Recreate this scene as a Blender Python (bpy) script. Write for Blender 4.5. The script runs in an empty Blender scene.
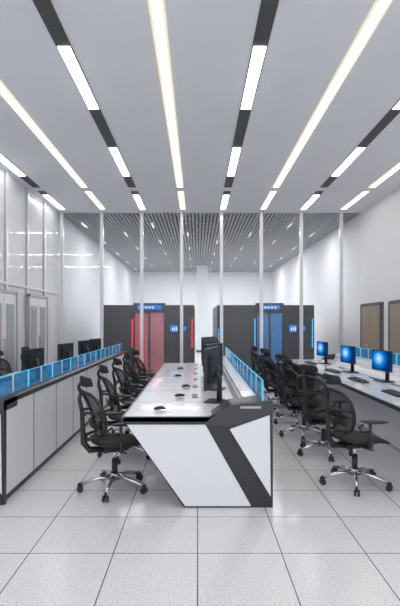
import bpy, math, random
from mathutils import Vector, Matrix
random.seed(3)
S = bpy.context.scene
COL = S.collection
# ------------------------------------------------------------------ materials
def newmat(name):
    m = bpy.data.materials.new(name); m.use_nodes = True
    return m, m.node_tree, m.node_tree.nodes['Principled BSDF']
def mat(name, col, rough=0.5, metal=0.0, coat=0.0, noise=0.0, nscale=60, emis=None, es=0.0, alpha=1.0, trans=0.0):
    m, nt, b = newmat(name)
    b.inputs['Base Color'].default_value = (*col, 1)
    b.inputs['Roughness'].default_value = rough
    b.inputs['Metallic'].default_value = metal
    b.inputs['Coat Weight'].default_value = coat
    b.inputs['Coat Roughness'].default_value = 0.03
    b.inputs['Alpha'].default_value = alpha
    b.inputs['Transmission Weight'].default_value = trans
    if emis:
        b.inputs['Emission Color'].default_value = (*emis, 1)
        b.inputs['Emission Strength'].default_value = es
    if noise > 0:
        tc = nt.nodes.new('ShaderNodeTexCoord'); n = nt.nodes.new('ShaderNodeTexNoise')
        n.inputs['Scale'].default_value = nscale; n.inputs['Detail'].default_value = 3
        mx = nt.nodes.new('ShaderNodeMix'); mx.data_type = 'RGBA'
        mx.inputs[6].default_value = (*[c*(1-noise) for c in col], 1)
        mx.inputs[7].default_value = (*[min(1, c*(1+noise)) for c in col], 1)
        nt.links.new(tc.outputs['Object'], n.inputs['Vector'])
        nt.links.new(n.outputs['Fac'], mx.inputs[0])
        nt.links.new(mx.outputs[2], b.inputs['Base Color'])
    return m
def emat(name, col, s):
    m = bpy.data.materials.new(name); m.use_nodes = True
    nt = m.node_tree; nt.nodes.clear()
    e = nt.nodes.new('ShaderNodeEmission'); o = nt.nodes.new('ShaderNodeOutputMaterial')
    e.inputs[0].default_value = (*col, 1); e.inputs[1].default_value = s
    nt.links.new(e.outputs[0], o.inputs[0]); return m
def glassmat(name, col, mixf=0.25, rough=0.05, tcol=(1, 1, 1), es=0.0):
    m = bpy.data.materials.new(name); m.use_nodes = True
    nt = m.node_tree; nt.nodes.clear()
    o = nt.nodes.new('ShaderNodeOutputMaterial'); t = nt.nodes.new('ShaderNodeBsdfTransparent')
    t.inputs[0].default_value = (*tcol, 1)
    p = nt.nodes.new('ShaderNodeBsdfPrincipled'); p.inputs['Base Color'].default_value = (*col, 1)
    p.inputs['Roughness'].default_value = rough
    p.inputs['Emission Color'].default_value = (*col, 1); p.inputs['Emission Strength'].default_value = es
    mx = nt.nodes.new('ShaderNodeMixShader'); mx.inputs[0].default_value = mixf
    nt.links.new(t.outputs[0], mx.inputs[1]); nt.links.new(p.outputs[0], mx.inputs[2])
    nt.links.new(mx.outputs[0], o.inputs[0]); return m

M_WALL = mat('wall_paint', (0.80, 0.81, 0.835), 0.6, noise=0.01, nscale=3)
M_GWALL = mat('glossy_wall_panel', (0.74, 0.755, 0.79), 0.5, coat=0.3, noise=0.01, nscale=2)
M_CEIL = mat('ceiling_paint', (0.81, 0.82, 0.86), 0.8, noise=0.01, nscale=2)
M_DARKCEIL = mat('plenum_grey', (0.24, 0.24, 0.25), 0.8)
M_SLAT = mat('slat_aluminium', (0.44, 0.45, 0.47), 0.6)
M_POST = mat('post_white_metal', (0.74, 0.75, 0.78), 0.3, metal=0.3)
M_FRAME = mat('door_frame_grey_metal', (0.42, 0.43, 0.46), 0.35, metal=0.4)
M_TRACK = mat('track_dark', (0.07, 0.075, 0.08), 0.6)
M_LWARM = emat('led_strip_warm', (1.0, 0.93, 0.82), 8.5)
M_LEDGE = emat('led_strip_warm_edge', (1.0, 0.86, 0.66), 0.95)
M_LCOOL = emat('led_strip_cool', (0.95, 0.97, 1.0), 9.0)
M_LSMALL = emat('slat_led', (0.95, 0.97, 1.0), 1.0)
M_WHITE = mat('desk_white_laminate', (0.80, 0.81, 0.84), 0.3, noise=0.01, nscale=8)
M_TOP = mat('desk_top_white', (0.82, 0.83, 0.86), 0.2, coat=0.4)
M_DARK = mat('desk_dark_trim', (0.028, 0.03, 0.034), 0.4)
M_CAP = mat('desk_dark_grey_cap', (0.045, 0.048, 0.055), 0.4)
M_SEAM = mat('seam_dark', (0.12, 0.12, 0.13), 0.7)
M_BLACK = mat('black_plastic', (0.018, 0.018, 0.02), 0.4)
M_FAB = mat('black_fabric', (0.022, 0.022, 0.025), 0.85, noise=0.3, nscale=300)
M_MESH = glassmat('black_mesh_fabric', (0.03, 0.03, 0.035), 0.52, 0.9)
M_CHROME = mat('chrome_base', (0.62, 0.63, 0.66), 0.2, metal=1.0)
M_GLASS = glassmat('partition_glass', (0.85, 0.9, 0.95), 0.04, 0.02)
M_DGLASS = glassmat('desk_screen_glass', (0.03, 0.26, 0.55), 0.5, 0.05, (0.62, 0.85, 1.0), 0.12)
M_DGEDGE = emat('desk_screen_led_edge', (0.10, 0.60, 0.90), 1.1)
M_RACK = mat('rack_dark_metal', (0.026, 0.027, 0.032), 0.3, noise=0.1, nscale=30)
M_RACK2 = mat('rack_panel_metal', (0.034, 0.036, 0.042), 0.3)
M_BLUE = emat('blue_display', (0.02, 0.25, 0.95), 0.9)
M_CYAN = emat('cyan_led', (0.05, 0.5, 0.95), 1.6)
M_RED = emat('red_led', (1.0, 0.03, 0.05), 1.5)

def floor_material():
    m, nt, b = newmat('terrazzo_raised_floor_tiles')
    N = nt.nodes.new; L = nt.links.new
    g = N('ShaderNodeNewGeometry'); sp = N('ShaderNodeSeparateXYZ'); L(g.outputs['Position'], sp.inputs[0])
    def line(out, off):
        a = N('ShaderNodeMath'); a.operation = 'ADD'; a.inputs[1].default_value = 60.0 - off + 0.0; L(out, a.inputs[0])
        d = N('ShaderNodeMath'); d.operation = 'DIVIDE'; d.inputs[1].default_value = 0.6; L(a.outputs[0], d.inputs[0])
        f = N('ShaderNodeMath'); f.operation = 'PINGPONG'; f.inputs[1].default_value = 0.5; L(d.outputs[0], f.inputs[0])
        c = N('ShaderNodeMath'); c.operation = 'LESS_THAN'; c.inputs[1].default_value = 0.0062; L(f.outputs[0], c.inputs[0])
        return c.outputs[0]
    mx = N('ShaderNodeMath'); mx.operation = 'MAXIMUM'
    L(line(sp.outputs[0], 0.0), mx.inputs[0]); L(line(sp.outputs[1], 0.21), mx.inputs[1])
    n = N('ShaderNodeTexNoise'); n.inputs['Scale'].default_value = 95; n.inputs['Detail'].default_value = 4
    L(g.outputs['Position'], n.inputs['Vector'])
    r = N('ShaderNodeValToRGB'); r.color_ramp.elements[0].position = 0.36; r.color_ramp.elements[0].color = (0.54, 0.54, 0.55, 1)
    r.color_ramp.elements[1].position = 0.5; r.color_ramp.elements[1].color = (0.79, 0.79, 0.80, 1)
    L(n.outputs['Fac'], r.inputs[0])
    mc = N('ShaderNodeMix'); mc.data_type = 'RGBA'; mc.inputs[7].default_value = (0.08, 0.08, 0.09, 1)
    L(mx.outputs[0], mc.inputs[0]); L(r.outputs[0], mc.inputs[6]); L(mc.outputs[2], b.inputs['Base Color'])
    b.inputs['Roughness'].default_value = 0.18
    return m
M_FLOOR = floor_material()

def wood_material():
    m, nt, b = newmat('door_wood')
    N = nt.nodes.new; L = nt.links.new
    tc = N('ShaderNodeTexCoord'); mp = N('ShaderNodeMapping'); mp.inputs['Scale'].default_value = (12, 12, 0.8)
    n = N('ShaderNodeTexNoise'); n.inputs['Scale'].default_value = 3; n.inputs['Detail'].default_value = 5
    r = N('ShaderNodeValToRGB'); r.color_ramp.elements[0].color = (0.26, 0.20, 0.14, 1); r.color_ramp.elements[1].color = (0.40, 0.32, 0.24, 1)
    L(tc.outputs['Object'], mp.inputs[0]); L(mp.outputs[0], n.inputs[0]); L(n.outputs['Fac'], r.inputs[0]); L(r.outputs[0], b.inputs['Base Color'])
    b.inputs['Roughness'].default_value = 0.45
    return m
M_WOOD = wood_material()

def screen_material():
    m = bpy.data.materials.new('monitor_blue_desktop'); m.use_nodes = True
    nt = m.node_tree; nt.nodes.clear(); N = nt.nodes.new; L = nt.links.new
    o = N('ShaderNodeOutputMaterial'); e = N('ShaderNodeEmission'); e.inputs[1].default_value = 1.0
    tc = N('ShaderNodeTexCoord'); mp = N('ShaderNodeMapping')
    mp.inputs['Location'].default_value = (0, -0.05 * 4.5, -0.32 * 6); mp.inputs['Scale'].default_value = (0.0, 4.5, 6)
    gr = N('ShaderNodeTexGradient'); gr.gradient_type = 'SPHERICAL'
    r = N('ShaderNodeValToRGB'); cr = r.color_ramp
    cr.elements[0].color = (0.0, 0.03, 0.18, 1); cr.elements[1].color = (0.55, 0.9, 1.0, 1)
    x = cr.elements.new(0.45); x.color = (0.0, 0.22, 0.75, 1)
    L(tc.outputs['Object'], mp.inputs[0]); L(mp.outputs[0], gr.inputs[0]); L(gr.outputs['Fac'], r.inputs[0]); L(r.outputs[0], e.inputs[0]); L(e.outputs[0], o.inputs[0])
    return m
M_SCREEN = screen_material()
M_OFF = mat('monitor_off_screen', (0.012, 0.013, 0.016), 0.12)
mat_wg = mat('door_glazing_grey', (0.50, 0.52, 0.56), 0.15, coat=0.5)

# ------------------------------------------------------------------ mesh builder
class MB:
    def __init__(s): s.v = []; s.f = []; s.mi = []; s.mats = []; s.sm = []
    def m(s, mt):
        if mt not in s.mats: s.mats.append(mt)
        return s.mats.index(mt)
    def add(s, vs, fs, mt, smooth=False):
        o = len(s.v); s.v += [tuple(p) for p in vs]; k = s.m(mt)
        for f in fs: s.f.append([o + i for i in f]); s.mi.append(k); s.sm.append(smooth)
    def box(s, x0, x1, y0, y1, z0, z1, mt, M=None):
        vs = [Vector(p) for p in [(x0,y0,z0),(x1,y0,z0),(x1,y1,z0),(x0,y1,z0),(x0,y0,z1),(x1,y0,z1),(x1,y1,z1),(x0,y1,z1)]]
        if M: vs = [M @ p for p in vs]
        s.add(vs, [(0,3,2,1),(4,5,6,7),(0,1,5,4),(1,2,6,5),(2,3,7,6),(3,0,4,7)], mt)
    def prism_y(s, pts, y0, y1, mt):
        n = len(pts); A = sum(pts[i][0]*pts[(i+1)%n][1]-pts[(i+1)%n][0]*pts[i][1] for i in range(n))
        if A < 0: pts = pts[::-1]
        vs = [(x, y0, z) for x, z in pts] + [(x, y1, z) for x, z in pts]
        fs = [tuple(range(n)), tuple(range(2*n-1, n-1, -1))] + [(i, i+n, (i+1)%n+n, (i+1)%n) for i in range(n)]
        s.add(vs, fs, mt)
    def tube(s, path, r, mt, n=8, closed=False, flat=1.0):
        P = [Vector(p) for p in path]; K = len(P); rings = []
        rr = r if isinstance(r, (list, tuple)) else [r]*K
        prev = None
        for i in range(K):
            if closed: t = P[(i+1)%K]-P[i-1]
            else: t = P[min(i+1,K-1)]-P[max(i-1,0)]
            t.normalize()
            if prev is None:
                a = Vector((0,0,1)) if abs(t.z) < 0.9 else Vector((1,0,0))
                u = t.cross(a).normalized()
            else: u = (prev - t*prev.dot(t)).normalized()
            prev = u; w = t.cross(u)
            rings.append([P[i]+(u*math.cos(2*math.pi*j/n)+w*math.sin(2*math.pi*j/n)*flat)*rr[i] for j in range(n)])
        vs = [p for q in rings for p in q]; fs = []
        for i in range(K if closed else K-1):
            a = i*n; b = ((i+1)%K)*n
            for j in range(n): fs.append((a+j, a+(j+1)%n, b+(j+1)%n, b+j))
        if not closed: fs += [tuple(range(n-1,-1,-1)), tuple((K-1)*n+j for j in range(n))]
        s.add(vs, fs, mt, True)
    def cyl(s, c, axis, r, h, mt, n=16, r2=None):
        a = Vector(axis).normalized(); c = Vector(c)
        s.tube([c-a*h/2, c+a*h/2], [r, r if r2 is None else r2], mt, n)
        for k in (-1, -2):
            if len(s.f[k]) > 4: s.sm[k] = False
    def pad(s, fn, mt, nu=8, nv=8, th=0.03):
        vs = []; fs = []
        for side in (1, -1):
            for i in range(nu+1):
                for j in range(nv+1):
                    p, nrm = fn(i/nu*2-1, j/nv*2-1); e = max(0.0, (1-abs(i/nu*2-1)**6))*max(0.0, (1-abs(j/nv*2-1)**6))
                    vs.append(Vector(p)+Vector(nrm)*side*th*0.5*(0.35+0.65*e))
        N = (nu+1)*(nv+1); q = lambda i, j: i*(nv+1)+j
        for i in range(nu):
            for j in range(nv):
                fs.append((q(i,j), q(i+1,j), q(i+1,j+1), q(i,j+1))); fs.append((N+q(i,j), N+q(i,j+1), N+q(i+1,j+1), N+q(i+1,j)))
        for i in range(nu):
            fs.append((q(i,0), N+q(i,0), N+q(i+1,0), q(i+1,0))); fs.append((q(i,nv), q(i+1,nv), N+q(i+1,nv), N+q(i,nv)))
        for j in range(nv):
            fs.append((q(0,j), q(0,j+1), N+q(0,j+1), N+q(0,j))); fs.append((q(nu,j), N+q(nu,j), N+q(nu,j+1), q(nu,j+1)))
        s.add(vs, fs, mt, True)
    def mesh(s, name):
        me = bpy.data.meshes.new(name); me.from_pydata(s.v, [], s.f)
        for mt in s.mats: me.materials.append(mt)
        me.polygons.foreach_set('material_index', s.mi); me.polygons.foreach_set('use_smooth', s.sm); me.update()
        return me
    def obj(s, name, bevel=0.0, loc=(0,0,0)):
        o = bpy.data.objects.new(name, s.mesh(name)); COL.objects.link(o); o.location = loc
        if bevel:
            b = o.modifiers.new('bevel', 'BEVEL'); b.width = bevel; b.segments = 2; b.limit_method = 'ANGLE'
        return o
def inst(me, name, loc, rz=0.0):
    o = bpy.data.objects.new(name, me); COL.objects.link(o); o.location = loc; o.rotation_euler = (0, 0, rz); return o

# ------------------------------------------------------------------ room shell
XL, XR, YB, YF, ZC, YP = -3.95, 4.66, 28.0, -2.0, 4.75, 12.8
b = MB(); b.box(XL-0.2, XR+0.2, YF, YB+0.2, -0.2, 0, M_FLOOR); b.obj('floor')
b = MB(); b.box(XL-0.2, XR+0.2, YF, YP, ZC, ZC+0.4, M_CEIL); b.box(XL-0.2, XR+0.2, YP, YB+0.2, ZC+0.38, ZC+0.5, M_DARKCEIL); b.obj('ceiling')
b = MB(); b.box(XL-0.2, XL, YF, YB, 0, ZC+0.4, M_GWALL); b.obj('wall_left')
b = MB(); b.box(XR, XR+0.2, YF, YB, 0, ZC+0.4, M_WALL); b.obj('wall_right')
b = MB(); b.box(XL-0.2, XR+0.2, YB, YB+0.2, 0, ZC+0.4, M_WALL); b.obj('wall_back')
b = MB(); b.box(XR-0.015, XR, YF, 9.2, 0, 0.1, M_CAP); b.box(XR-0.015, XR, 12.9, YB, 0, 0.1, M_CAP); b.obj('baseboard_right')
b = MB(); b.box(XL, XL+0.015, YF, YB, 0, 0.1, M_CAP); b.obj('baseboard_left')
b = MB()
y = 1.2
while y < 12.7:
    b.box(XL, XL+0.05, y-0.04, y+0.04, 0.1, ZC, M_POST); b.box(XL, XL+0.02, y-0.055, y+0.055, 0.1, ZC, M_FRAME); y += 1.15
b.box(XL, XL+0.04, YF, 12.7, 2.42, 2.47, M_POST)
b.obj('trim_1', 0.004)
# slatted ceiling
b = MB(); x = XL+0.05
while x < XR-0.02:
    b.box(x, x+0.055, YP+0.02, YB-0.02, ZC, ZC+0.10, M_SLAT); x += 0.11
yy = YP+0.6
while yy < YB:
    b.box(XL+0.02, XR-0.02, yy, yy+0.05, ZC+0.1, ZC+0.13, M_SLAT); yy += 0.6
b.obj('ceiling_slat_baffles')
b = MB()
for k in range(8):
    x = -3.7+1.1*k+0.035
    for j in range(5):
        y0 = YP+1.3+j*3.0+(1.5 if k % 2 else 0)
        if y0+0.9 < YB: b.box(x, x+0.05, y0, y0+0.7, ZC-0.01, ZC+0.03, M_LSMALL)
b.obj('slat_ceiling_light_strips')

# ceiling light lines
for k in range(8):
    x = -3.7+1.1*k
    b = MB()
    if k % 2 == 1:
        for (a, c) in ((1.0, 10.33), (10.65, 12.35)):
            b.box(x-0.08, x+0.08, a, c, ZC-0.012, ZC, M_LEDGE); b.box(x-0.05, x+0.05, a+.03, c-.03, ZC-0.018, ZC-0.012, M_LWARM)
    else:
        b.box(x-0.085, x+0.085, 1.0, 10.33, ZC-0.012, ZC, M_TRACK); b.box(x-0.085, x+0.085, 10.65, 12.35, ZC-0.012, ZC, M_TRACK)
        for (a, c) in ((2.1, 3.6), (5.04, 6.52), (7.97, 9.5), (10.95, 12.33)):
            b.box(x-0.07, x+0.07, a, c, ZC-0.02, ZC-0.012, M_LCOOL)
    b.obj('linear_ceiling_light')

# partition posts + glass
b = MB()
px = [-3.84+1.13*i for i in range(8)]
for x in px: b.box(x-0.045, x+0.045, YP-0.09, YP-0.0, 0, ZC, M_POST)
for i in range(len(px)-1):
    b.box(px[i]+0.045, px[i+1]-0.045, YP-0.05, YP-0.04, 0.02, ZC, M_GLASS)
b.obj('glass_partition')

# wooden doors right wall
def door_right(n, y0, y1):
    X = XR-0.03; h = 2.07
    t = MB(); t.box(X, XR, y0-0.09, y1+0.09, 0, h+0.09, M_SEAM); t.obj('trim_%d' % (n+1))
    b = MB()
    b.box(X-0.05, X, y0-0.07, y0, 0, h+0.07, M_SEAM); b.box(X-0.05, X, y1, y1+0.07, 0, h+0.07, M_SEAM); b.box(X-0.05, X, y0, y1, h, h+0.07, M_SEAM)
    ym = (y0+y1)/2
    for a, c in ((y0, ym-0.004), (ym+0.004, y1)):
        b.box(X-0.04, X, a, c, 0.005, h, M_WOOD)
        b.box(X-0.046, X-0.04, a+0.12, c-0.12, 0.25, 0.95, M_WOOD); b.box(X-0.046, X-0.04, a+0.12, c-0.12, 1.1, h-0.15, M_WOOD)
    for sy in (-0.06, 0.06):
        b.tube([(X-0.04, ym+sy, 1.02), (X-0.09, ym+sy, 1.02), (X-0.09, ym+sy*2.6, 1.02)], 0.01, M_CHROME)
    b.obj('door_%d' % n, 0.003)
door_right(1, 11.35, 12.6)
door_right(2, 9.35, 10.75)
def door_left(n, y0, y1):
    b = MB(); X = XL+0.05; h = 2.3
    for a, c in ((y0, y0+0.06), (y1-0.06, y1)): b.box(X, X+0.05, a, c, 0, h, M_FRAME)
    b.box(X, X+0.05, y0, y1, h-0.06, h, M_FRAME)
    ym = (y0+y1)/2
    for k, (a, c) in enumerate(((y0+0.06, ym-0.005), (ym+0.005, y1-0.06))):
        b.box(X, X+0.03, a, c, 0.01, h-0.06, M_WHITE)
        b.box(X+0.03, X+0.034, a+0.10, c-0.10, 0.28, h-0.28, M_FRAME)
        b.box(X+0.034, X+0.038, a+0.13, c-0.13, 0.31, h-0.31, mat_wg)
        yh = c-0.05 if k == 0 else a+0.05
        b.tube([(X+0.03, yh, 0.9), (X+0.07, yh, 0.9), (X+0.07, yh, 1.3), (X+0.03, yh, 1.3)], 0.012, M_FRAME)
    b.obj('door_%d' % n, 0.003)
door_left(3, 8.35, 9.65)
door_left(4, 10.3, 11.6)

b = MB(); b.box(-0.05, 0.55, 24.5, 25.1, 0, ZC, M_WALL); b.box(-0.07, 0.57, 24.48, 25.12, 0, 0.12, M_CAP); b.obj('structural_column', 0.01)

# ------------------------------------------------------------------ server containment modules
def module(x0, x1, dx0, dx1, led, y0=13.3, h=2.15, depth=4.0):
    b = MB()
    for (a, c, side) in ((x0, dx0, 0), (dx1, x1, 1)):
        b.box(a, c, y0, y0+depth, 0.06, h, M_RACK); b.box(a+0.03, c-0.03, y0+0.03, y0+depth-0.03, 0, 0.06, M_BLACK)
        b.box(a+0.05, c-0.05, y0-0.015, y0, 0.12, h-0.08, M_RACK2)
        n = 7
        for i in range(1, n):
            z = 0.12+(h-0.2)*i/n; b.box(a+0.05, c-0.05, y0-0.018, y0-0.014, z-0.004, z+0.004, M_SEAM)
        b.box((a+c)/2-0.004, (a+c)/2+0.004, y0-0.018, y0-0.014, 0.12, h-0.08, M_SEAM)
        xx = c-0.035 if side == 0 else c-0.07
        b.box(xx, xx+0.022, y0-0.02, y0, 0.9, 1.75, led)
        if side == 0: b.box(a+.03, a+.05, y0-0.02, y0, 1.1, 1.45, led)
        for i in range(1, int(depth/0.6)):
            for xs in (a, c): b.box(xs-0.004, xs+0.004, y0+0.6*i-0.006, y0+0.6*i+0.006, 0.1, h-0.05, M_BLACK)
    b.box(dx1+0.12, dx1+0.40, y0-0.04, y0-0.015, 1.32, 1.60, M_BLACK); b.box(dx1+0.15, dx1+0.37, y0-0.045, y0-0.04, 1.36, 1.56, M_BLUE)
    b.box(dx1+0.48, dx1+0.64, y0-0.04, y0-0.015, 1.36, 1.56, M_BLACK); b.box(dx1+0.50, dx1+0.62, y0-0.045, y0-0.04, 1.39, 1.53, M_BLUE)
    for xs in (.2, .26, .32): b.box(dx1+xs, dx1+xs+.03, y0-.047, y0-.045, 1.40, 1.44+xs*.2, M_LSMALL)
    b.box(dx0, dx1, y0+0.05, y0+depth, h-0.04, h, M_RACK); b.box(dx0, dx1, y0, y0+0.12, 1.92, h+0.06, M_RACK)
    b.box(dx0+0.12, dx1-0.12, y0-0.01, y0, 2.02, h+0.0, M_BLUE)
    for i in range(4):
        xa = dx0+0.25+i*0.1; b.box(xa, xa+0.06, y0-0.014, y0-0.01, 2.06, 2.10, M_LSMALL)
    dm = (dx0+dx1)/2
    for a, c in ((dx0, dx0+0.05), (dm-0.03, dm+0.03), (dx1-0.05, dx1)): b.box(a, c, y0+0.03, y0+0.08, 0, 1.92, M_RACK2)
    b.box(dx0, dx1, y0+0.03, y0+0.08, 0, 0.1, M_RACK2)
    gl = M_RGL if led is M_RED else M_BGL
    b.box(dx0+0.05, dm-0.03, y0+0.05, y0+0.06, 0.1, 1.92, gl); b.box(dm+0.03, dx1-0.05, y0+0.05, y0+0.06, 0.1, 1.92, gl)
    for xs in (dm-0.05, dm+0.05): b.tube([(xs, y0+0.03, 0.85), (xs, y0-0.03, 0.85), (xs, y0-0.03, 1.25), (xs, y0+0.03, 1.25)], 0.012, M_CHROME)
    b.box(dx0+0.0, dx1, y0+depth-0.05, y0+depth, 0.0, h-0.04, M_WHITE)
    for i in range(5):
        ya = y0+0.4+i*0.7
        b.box(dx0, dx0+0.015, ya, ya+0.07, 0.2, 1.9, led); b.box(dx1-0.015, dx1, ya, ya+0.07, 0.2, 1.9, led)
    b.box(dm-0.05, dm+0.05, y0+0.3, y0+depth-0.3, h-0.06, h-0.04, M_LCOOL)
    b.obj('server_aisle_containment', 0.004)
M_RGL = glassmat('red_tint_glow_glass', (0.62, 0.26, 0.31), 0.45, 0.12, (1, 0.72, 0.76), 0.12)  # tinted pane; the aisle's red glow is put in as faint emission
M_BGL = glassmat('blue_tint_glow_glass', (0.12, 0.33, 0.62), 0.45, 0.12, (0.62, 0.80, 1.0), 0.10)  # tinted pane, blue aisle glow built into its colour by weak emission
module(-2.85, -0.10, -1.90, -0.95, M_RED)
module(0.58, 3.45, 1.72, 2.55, M_CYAN)

# ------------------------------------------------------------------ desks
def desk(sx, y0, y1, name='control_console_desk'):
    b = MB(); X = lambda pts: [(p[0]+sx, p[1]) for p in pts]
    outline = [(-.68,.80),(-.68,.755),(-.63,.74),(-.12,0),(.67,0),(.67,.94),(.64,.955),(.29,.915),(.10,.80)]
    for (a, c, f) in ((y0, y0+.05, 1), (y1-.05, y1, 0)):
        b.prism_y(X(outline), a, c, M_DARK)
    b.prism_y(X([(-.625,.738),(.07,.738),(.475,.018),(-.11,.018)]), y0-.012, y0, M_WHITE)
    b.prism_y(X([(.285,.70),(.64,.825),(.65,.10)]), y0-.012, y0, M_WHITE)
    # broad dark cap that folds back over the near end of the hutch
    b.prism_y(X([(.06,.745),(.12,.80),(.29,.915),(.64,.955),(.67,.94),(.67,.845),(.27,.72)]), y0-.02, y0+.30, M_CAP)
    b.box(sx+.38, sx+.56, y0-.026, y0-.02, .885, .905, M_FRAME)
    b.prism_y(X([(-.10,.02),(-.06,.02),(.10,.74),(.06,.74)]), y0+.05, y1-.05, M_WHITE)
    b.box(sx+.12, sx+.66, y0+.05, y1-.05, .07, .755, M_WHITE)
    b.box(sx+.42, sx+.66, y0+.05, y1-.05, .755, .90, M_WHITE)
    b.box(sx+.10, sx+.64, y0+.05, y1-.05, 0, .07, M_DARK)
    b.prism_y(X([(.40,.80),(.44,.925),(.64,.955),(.67,.94),(.67,.895),(.42,.80)]), y0+.0501, y1-.0501, M_CAP)
    b.prism_y(X([(.395,.808),(.438,.93),(.56,.952),(.56,.94),(.445,.915),(.405,.80)]), y0+.305, y1-.055, M_TOP)
    b.box(sx-.66, sx+.42, y0+.03, y1-.03, .76, .806, M_TOP)
    b.box(sx-.685, sx-.66, y0+.03, y1-.03, .762, .802, M_DARK)
    b.box(sx-.66, sx+.14, y0+.0, y0+.03, .762, .806, M_DARK)
    n = max(1, round((y1-y0)/.8)); st = (y1-y0)/n
    for i in range(1, n):
        b.box(sx+.655, sx+.663, y0+i*st-.006, y0+i*st+.006, .07, .89, M_SEAM)
    for i in range(n):
        if i:
            b.box(sx-.66, sx+.39, y0+i*st-.002, y0+i*st+.002, .8055, .807, M_SEAM)
            b.box(sx-.06, sx+.0, y0+(i+.5)*st-.13, y0+(i+.5)*st+.13, .806, .811, M_CAP)
    do = b.obj(name, 0.004)
    g = MB(); n = max(1, round((y1-y0)/.4)); st = (y1-y0)/n
    for i in range(n):
        a = y0+i*st+.02; c = a+st-.04
        g.box(sx+.575, sx+.585, a, c, .955, 1.13, M_DGLASS)
        g.box(sx+.574, sx+.586, a, c, 1.13, 1.134, M_DGEDGE)
        g.box(sx+.573, sx+.587, a-.010, a, .948, 1.135, M_POST if i % 2 else M_DGEDGE)
    go = g.obj('glass_screen'); go.parent = do
desk(0.0, 4.0, 9.3)
desk(-2.41, 4.05, 10.9)
desk(2.68, 4.1, 10.2)

# ------------------------------------------------------------------ monitors
def monitor_mesh(screen, hw=.25, top=.46):
    b = MB()
    b.box(-.012, .018, -hw, hw, .15, top, M_BLACK)
    b.box(-.016, -.012, -hw+.013, hw-.013, .166, top-.012, screen)
    b.box(.018, .045, -.16, .16, .21, top-.07, M_BLACK)
    b.tube([(.05, 0, .31), (.085, 0, .24), (.085, 0, .012)], [.022, .028, .03], M_BLACK, 10)
    b.prism_y([(-.06, 0), (.13, 0), (.12, .014), (-.05, .014)], -.12, .12, M_BLACK)
    return b.mesh('monitor')
ME_ON = monitor_mesh(M_SCREEN, .23, .44); ME_OFF = monitor_mesh(M_OFF); ME_BIG = monitor_mesh(M_OFF, .28, .57)
for x, y, r in ((.15, 4.78, -16), (.20, 5.65, -24), (.20, 6.5, -24), (.20, 7.4, -26), (.20, 8.3, -26)): inst(ME_BIG, 'monitor', (x, y, .8065), math.radians(r))
for x, y in ((-2.36, 6.45), (-2.36, 8.05), (-2.36, 9.4), (-2.36, 10.4)): inst(ME_OFF, 'monitor', (x, y, .8065), math.radians(-14))
for x, y in ((2.57, 5.1), (2.60, 6.35), (2.52, 7.55), (2.52, 9.1)): inst(ME_ON, 'monitor', (x, y, .812), math.radians(10))

kb = MB(); kb.prism_y([(-.065, 0), (.065, 0), (.065, .025), (-.065, .014)], -.21, .21, M_BLACK)
for r in range(4):
    for c in range(12):
        z = .016+.003*r; kb.box(-.055+r*.029, -.03+r*.029, -.2+c*.0335, -.172+c*.0335, z, z+.008, M_CAP)
KB = kb.mesh('keyboard')
ms = MB()
ms.pad(lambda u, v: ((u*.055, v*.03*(1-.2*u*u), .017+.01*(1-u*u)), (0, 0, 1)), M_BLACK, 8, 6, .03)
MS = ms.mesh('mouse')
for sx, ys in ((2.68, (5.2, 6.45, 7.65, 9.1)), (-2.41, (5.3, 6.45, 7.9, 9.4))):
    for y in ys:
        inst(KB, 'keyboard', (sx-.38, y+.05, .8065), 0.03)
        inst(MS, 'mouse', (sx-.40, y-.32, .8065), 0.1)
for x, y in ((-.36, 4.3), (-.2, 5.05), (-.15, 5.8), (-.3, 6.9), (-.3, 8.0)): inst(MS, 'mouse', (x, y, .8065), 0.5)

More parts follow.
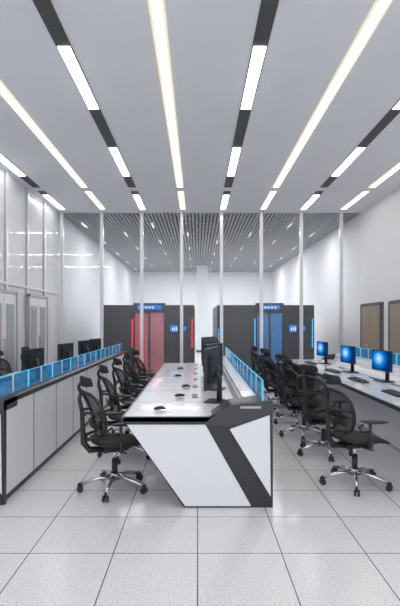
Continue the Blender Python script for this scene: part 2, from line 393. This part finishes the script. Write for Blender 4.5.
# ------------------------------------------------------------------ office chair
def chair_mesh():
    b = MB()
    for i in range(5):
        a = math.radians(72*i+20); d = Vector((math.cos(a), math.sin(a), 0))
        b.tube([d*.03+Vector((0,0,.125)), d*.15+Vector((0,0,.12)), d*.32+Vector((0,0,.078))], [.028, .022, .015], M_CHROME, 8)
        t = d*.33; s = Vector((-d.y, d.x, 0))
        b.cyl(t+Vector((0,0,.065)), (0,0,1), .011, .05, M_BLACK, 8)
        for k in (-1, 1): b.cyl(t+s*.017*k+Vector((0,0,.031)), s, .030, .018, M_BLACK, 14)
        b.tube([t-s*.004+Vector((.0,0,.066)), t+s*.004+Vector((0,0,.066))], .026, M_BLACK, 10)
    b.cyl((0,0,.13), (0,0,1), .045, .07, M_CHROME, 16)
    b.cyl((0,0,.22), (0,0,1), .028, .16, M_BLACK, 14); b.cyl((0,0,.34), (0,0,1), .018, .12, M_CHROME, 12)
    b.box(-.13, .12, -.07, .07, .385, .43, M_BLACK); b.box(-.10, .14, -.12, .12, .42, .44, M_BLACK)
    b.tube([(.02, -.07, .41), (.03, -.24, .405)], .008, M_BLACK)
    def seat(u, v):
        rx = .26*math.sqrt(1-.28*v*v); ry = .25*math.sqrt(1-.28*u*u)
        x = u*rx+.04; y = v*ry
        z = .470-.04*max(0, u)**3+.012*abs(v)**3+.02*max(0, -u)**3
        return (x, y, z), (0, 0, 1)
    b.pad(seat, M_FAB, 12, 12, .052)
    def back(u, v):
        t = (v+1)/2; z = .56+t*.43
        hw = (.165+.065*math.sin(min(1, t*1.25)*math.pi/2))*(1-.30*max(0, v)**6)*(1-.25*max(0, -v)**4)
        x = -.195-.13*t+.035*math.sin(t*math.pi)+.05*abs(u)**2
        return Vector((x, u*hw, z-.02*abs(u)**2*max(0, v))), Vector((1, 0, .15))
    b.pad(back, M_MESH, 10, 14, .006)
    loop = []; n = 10
    for i in range(n): loop.append(back(-1+2*i/n, -1)[0])
    for i in range(14): loop.append(back(1, -1+2*i/14)[0])
    for i in range(n): loop.append(back(1-2*i/n, 1)[0])
    for i in range(14): loop.append(back(-1, 1-2*i/14)[0])
    for _ in range(2): loop = [(loop[i-1]+loop[i]*2+loop[(i+1)%len(loop)])/4 for i in range(len(loop))]
    b.tube(loop, .0165, M_BLACK, 8, True)
    def lumb(u, v): p, _ = back(u*.8, -.5+v*.16); return p+Vector((-.03, 0, 0)), Vector((1, 0, .1))
    b.pad(lumb, M_BLACK, 8, 4, .022)
    p0, _ = back(0, .97)
    b.tube([(-.08, 0, .41), (-.25, 0, .42), (-.31, 0, .50), (-.315, 0, .62), (-.325, 0, .80), (-.35, 0, .92), (p0.x-.01, 0, p0.z)], [.03, .032, .03, .024, .02, .018, .016], M_BLACK, 10)
    for sgn in (-1, 1):
        b.tube([(-.322, 0, .74), (-.31, .09*sgn, .80), back(sgn, -.0)[0]], [.016, .013, .012], M_BLACK, 8)
        b.tube([(-.29, 0, .52), (-.26, .09*sgn, .55), back(sgn*.85, -.95)[0]], [.02, .016, .014], M_BLACK, 8)
        b.tube([(-.02, .12*sgn, .425), (-.02, .25*sgn, .43), (-.03, .285*sgn, .47), (-.04, .285*sgn, .56)], [.018, .02, .021, .021], M_BLACK, 10)
        b.tube([(-.04, .285*sgn, .54), (-.04, .285*sgn, .675)], [.015, .015], M_CAP, 10)
        b.tube([(-.04, .285*sgn, .60), (-.13, .285*sgn, .60), (-.17, .283*sgn, .65), (-.12, .283*sgn, .675)], [.012, .012, .012, .012], M_BLACK, 8)
        def arm(u, v, sgn=sgn): return (.01+u*.14, .28*sgn+v*.045*(1-.25*u*u), .69+.012*(-u if u < 0 else -u*.6)), (0, 0, 1)
        b.pad(arm, M_BLACK, 8, 4, .03)
    b.tube([(p0.x-.01, 0, p0.z-.02), (p0.x-.035, 0, p0.z+.05), (p0.x-.01, 0, p0.z+.09)], [.018, .016, .02], M_BLACK, 8)
    def head(u, v): return (p0.x+.005+.045*u*u-.01*v, u*.145*(1-.12*v*v), p0.z+.10+v*.052*(1-.25*u*u)), (1, 0, 0)
    b.pad(head, M_FAB, 10, 6, .038)
    return b.mesh('office_chair')
CH = chair_mesh()
R = math.radians
for (x, y, r) in ((-.82, 4.45, 30), (-.87, 5.55, 24), (-.90, 6.6, 28), (-.90, 7.6, 20), (-.90, 8.6, 24)):
    inst(CH, 'office_chair', (x, y, 0), R(r))
for (x, y, r) in ((1.60, 4.58, 18), (1.58, 5.65, 34), (1.54, 6.5, 18), (1.58, 7.35, 30), (1.52, 8.15, 12), (1.56, 8.95, 26), (1.52, 9.8, 10)):
    inst(CH, 'office_chair', (x, y, 0), R(r))
for (x, y, r) in ((-3.3, 5.6, -10), (-3.3, 6.8, -8), (-3.3, 8.0, -12), (-3.3, 9.3, -10)):
    inst(CH, 'office_chair', (x, y, 0), R(r))

# ------------------------------------------------------------------ lights
def area(name, x, y, z, sx, sy, p, col=(1, 1, 1)):
    l = bpy.data.lights.new(name, 'AREA'); l.shape = 'RECTANGLE'; l.size = sx; l.size_y = sy; l.energy = p; l.color = col
    o = bpy.data.objects.new(name, l); COL.objects.link(o); o.location = (x, y, z); return o
for y in (15.5, 20.5, 25): area('back_room_fill_light', .4, y, ZC-.03, 7, .08, 220, (.97, .98, 1))  # added fill lights to brighten the back room, besides the slat strips
w = bpy.data.worlds.new('world'); S.world = w; w.use_nodes = True
w.node_tree.nodes['Background'].inputs[0].default_value = (0.94, 0.96, 1.0, 1)
w.node_tree.nodes['Background'].inputs[1].default_value = 1.65

# ------------------------------------------------------------------ camera
cd = bpy.data.cameras.new('camera'); co = bpy.data.objects.new('camera', cd); COL.objects.link(co)
co.location = (0, 0, 1.65); co.rotation_euler = (math.radians(90), 0, 0)
cd.sensor_fit = 'HORIZONTAL'; cd.sensor_width = 36; cd.lens = 40.5
cd.shift_x = 2.5/400; cd.shift_y = 19/400; cd.clip_start = 0.05
S.camera = co
try: S.view_settings.view_transform = 'Standard'
except Exception: pass
